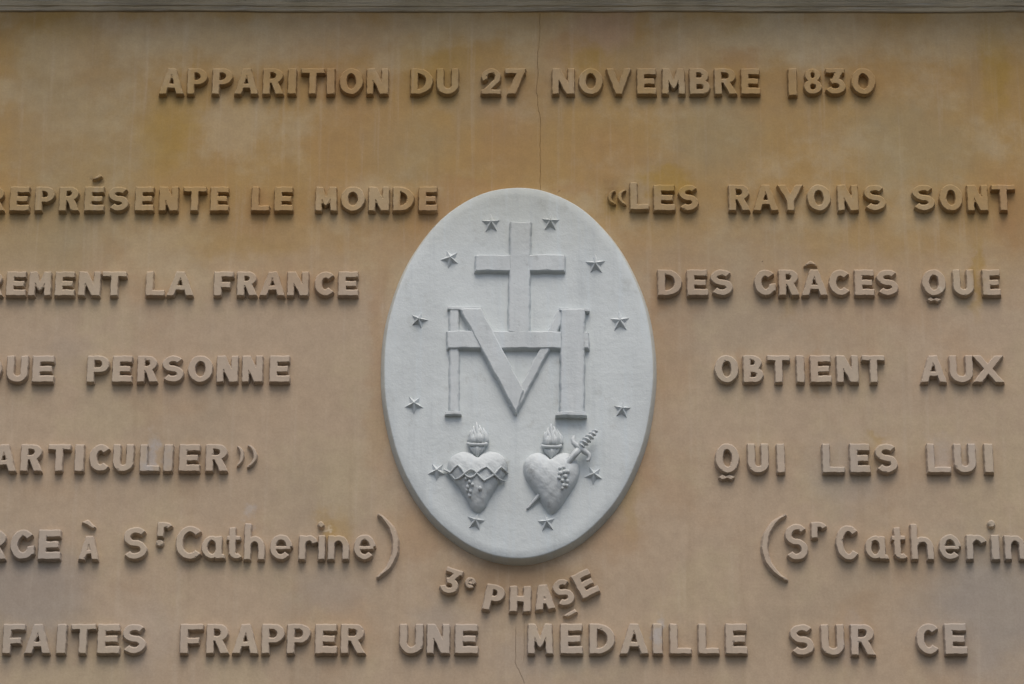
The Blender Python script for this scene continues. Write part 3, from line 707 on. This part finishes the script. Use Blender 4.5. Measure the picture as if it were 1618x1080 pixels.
for nd in (nodes_a, nodes_b):
    pp = []; rr = []
    for i, (x, y) in enumerate(nd):
        q, l = on_heart(h1, *Z(x, y), 1.6 + (1.2 if (i // 4) % 2 else 0)); pp.append(q); rr.append((1.75 + .35 * math.sin(i * 2.1)) * U)
    pp[0] = wp(*Z(*nd[0]), 3.0)
    sweep('thorn_branch', pp, rr, H1, h1.c, 7)
for x, y, r in [(358, 572, 2.3), (388, 598, 2.5), (412, 622, 2.2), (372, 640, 2.4), (366, 668, 2.3), (396, 678, 2.4), (388, 715, 2.6), (478, 655, 2.8)]:
    q, l = on_heart(h1, *Z(x, y), .8); ball('blood_drop', *Z(x, y), l, r, H1, h1.c, .9, 1.2)
flame(754, 701.5, 667, 14.5, H1, h1.c)
# heart with sword
hp2 = [(870, 726), (876, 719), (888, 714.5), (902, 717), (913, 728), (916.5, 742), (913, 757), (905, 772), (893, 789), (884, 802), (872, 811), (861, 803), (850, 784), (839, 768), (830, 754), (827, 740), (829, 727), (839, 717.5), (852, 714.5), (864, 719)]
h2 = Heart(hp2, 23); H2 = part_empty('pierced_heart', h2.c, med, 'smooth heart pierced by a dagger with flames above')
relief_obj('heart_body', h2.build(), M_RELIEF, H2, (0, 0, 0), smooth=True)
Z = lambda x, y: (810 + x / 5.4, 650 + y / 5.4)
for x, y, r in [(405, 482, 2.2), (438, 474, 2.2), (472, 512, 2.6), (408, 525, 3.0), (442, 512, 2.6), (396, 562, 2.5), (450, 552, 2.8), (425, 588, 2.2), (466, 592, 2.6), (432, 628, 2.6), (462, 630, 2.4), (425, 652, 2.0)]:
    q, l = on_heart(h2, *Z(x, y), 1.0); ball('blood_drop', *Z(x, y), l, r, H2, h2.c, 1, 1.1)
flame(871.5, 705, 669, 14.5, H2, h2.c)
# dagger: blade through the heart, guard, twisted grip
so_ = wp(914, 711, 19); SW = part_empty('dagger', so_, med, 'dagger with a twisted grip stuck through the heart')
a, b = wp(915, 709.5, 19.5), wp(832, 805, 1.6)
path = [a.lerp(b, t) for t in (0, .1, .25, .5, .75, .88, .96, 1)]
sweep('blade', path, [5.6 * U, 5.5 * U, 5.2 * U, 4.6 * U, 3.8 * U, 3.0 * U, 2.2 * U, 1.3 * U], SW, so_, 4, flat=.7)
gp = [(903.5, 690), (906, 689), (904.5, 694), (906, 699), (911, 704), (917.5, 708), (924, 713), (929.5, 717), (932, 722), (930, 727), (927, 727)]
sweep('guard', [wp(x, y, 17 - .4 * abs(i - 4)) for i, (x, y) in enumerate(gp)], [2.2 * U, 2.4 * U, 2.9 * U, 3.6 * U, 4.6 * U, 5.2 * U, 4.8 * U, 4.0 * U, 2.8 * U, 2.6 * U, 3.0 * U], SW, so_, 9)
n = 60; pp = []; rr = []; V = []; F = []; seg = 18
A, B = wp(918, 705, 18), wp(943.5, 678.5, 15.5); dd = (B - A).normalized(); e1 = dd.cross(Vector((0, 1, 0))).normalized(); e2 = dd.cross(e1)
for i in range(n):
    t = i / (n - 1); c = A.lerp(B, t); r0 = (3.4 + 2.4 * math.sin(math.pi * min(1, t * .8 + .25))) * (1 if t < .93 else (1 - t) / .07 * .8 + .2)
    for k in range(seg):
        th = 2 * math.pi * k / seg; r = r0 * (1 + .30 * math.sin(th * 1 - t * 2 * math.pi * 5.5))
        V.append(c + (e1 * math.cos(th) + e2 * math.sin(th)) * r * U - so_)
for i in range(n - 1):
    for k in range(seg): F.append((i * seg + k, i * seg + (k + 1) % seg, (i + 1) * seg + (k + 1) % seg, (i + 1) * seg + k))
F.append(tuple(range(seg))); F.append(tuple(reversed(range((n - 1) * seg, n * seg))))
fix_normals(mesh_obj('grip', V, F, M_RELIEF, SW, (0, 0, 0), 0, True))
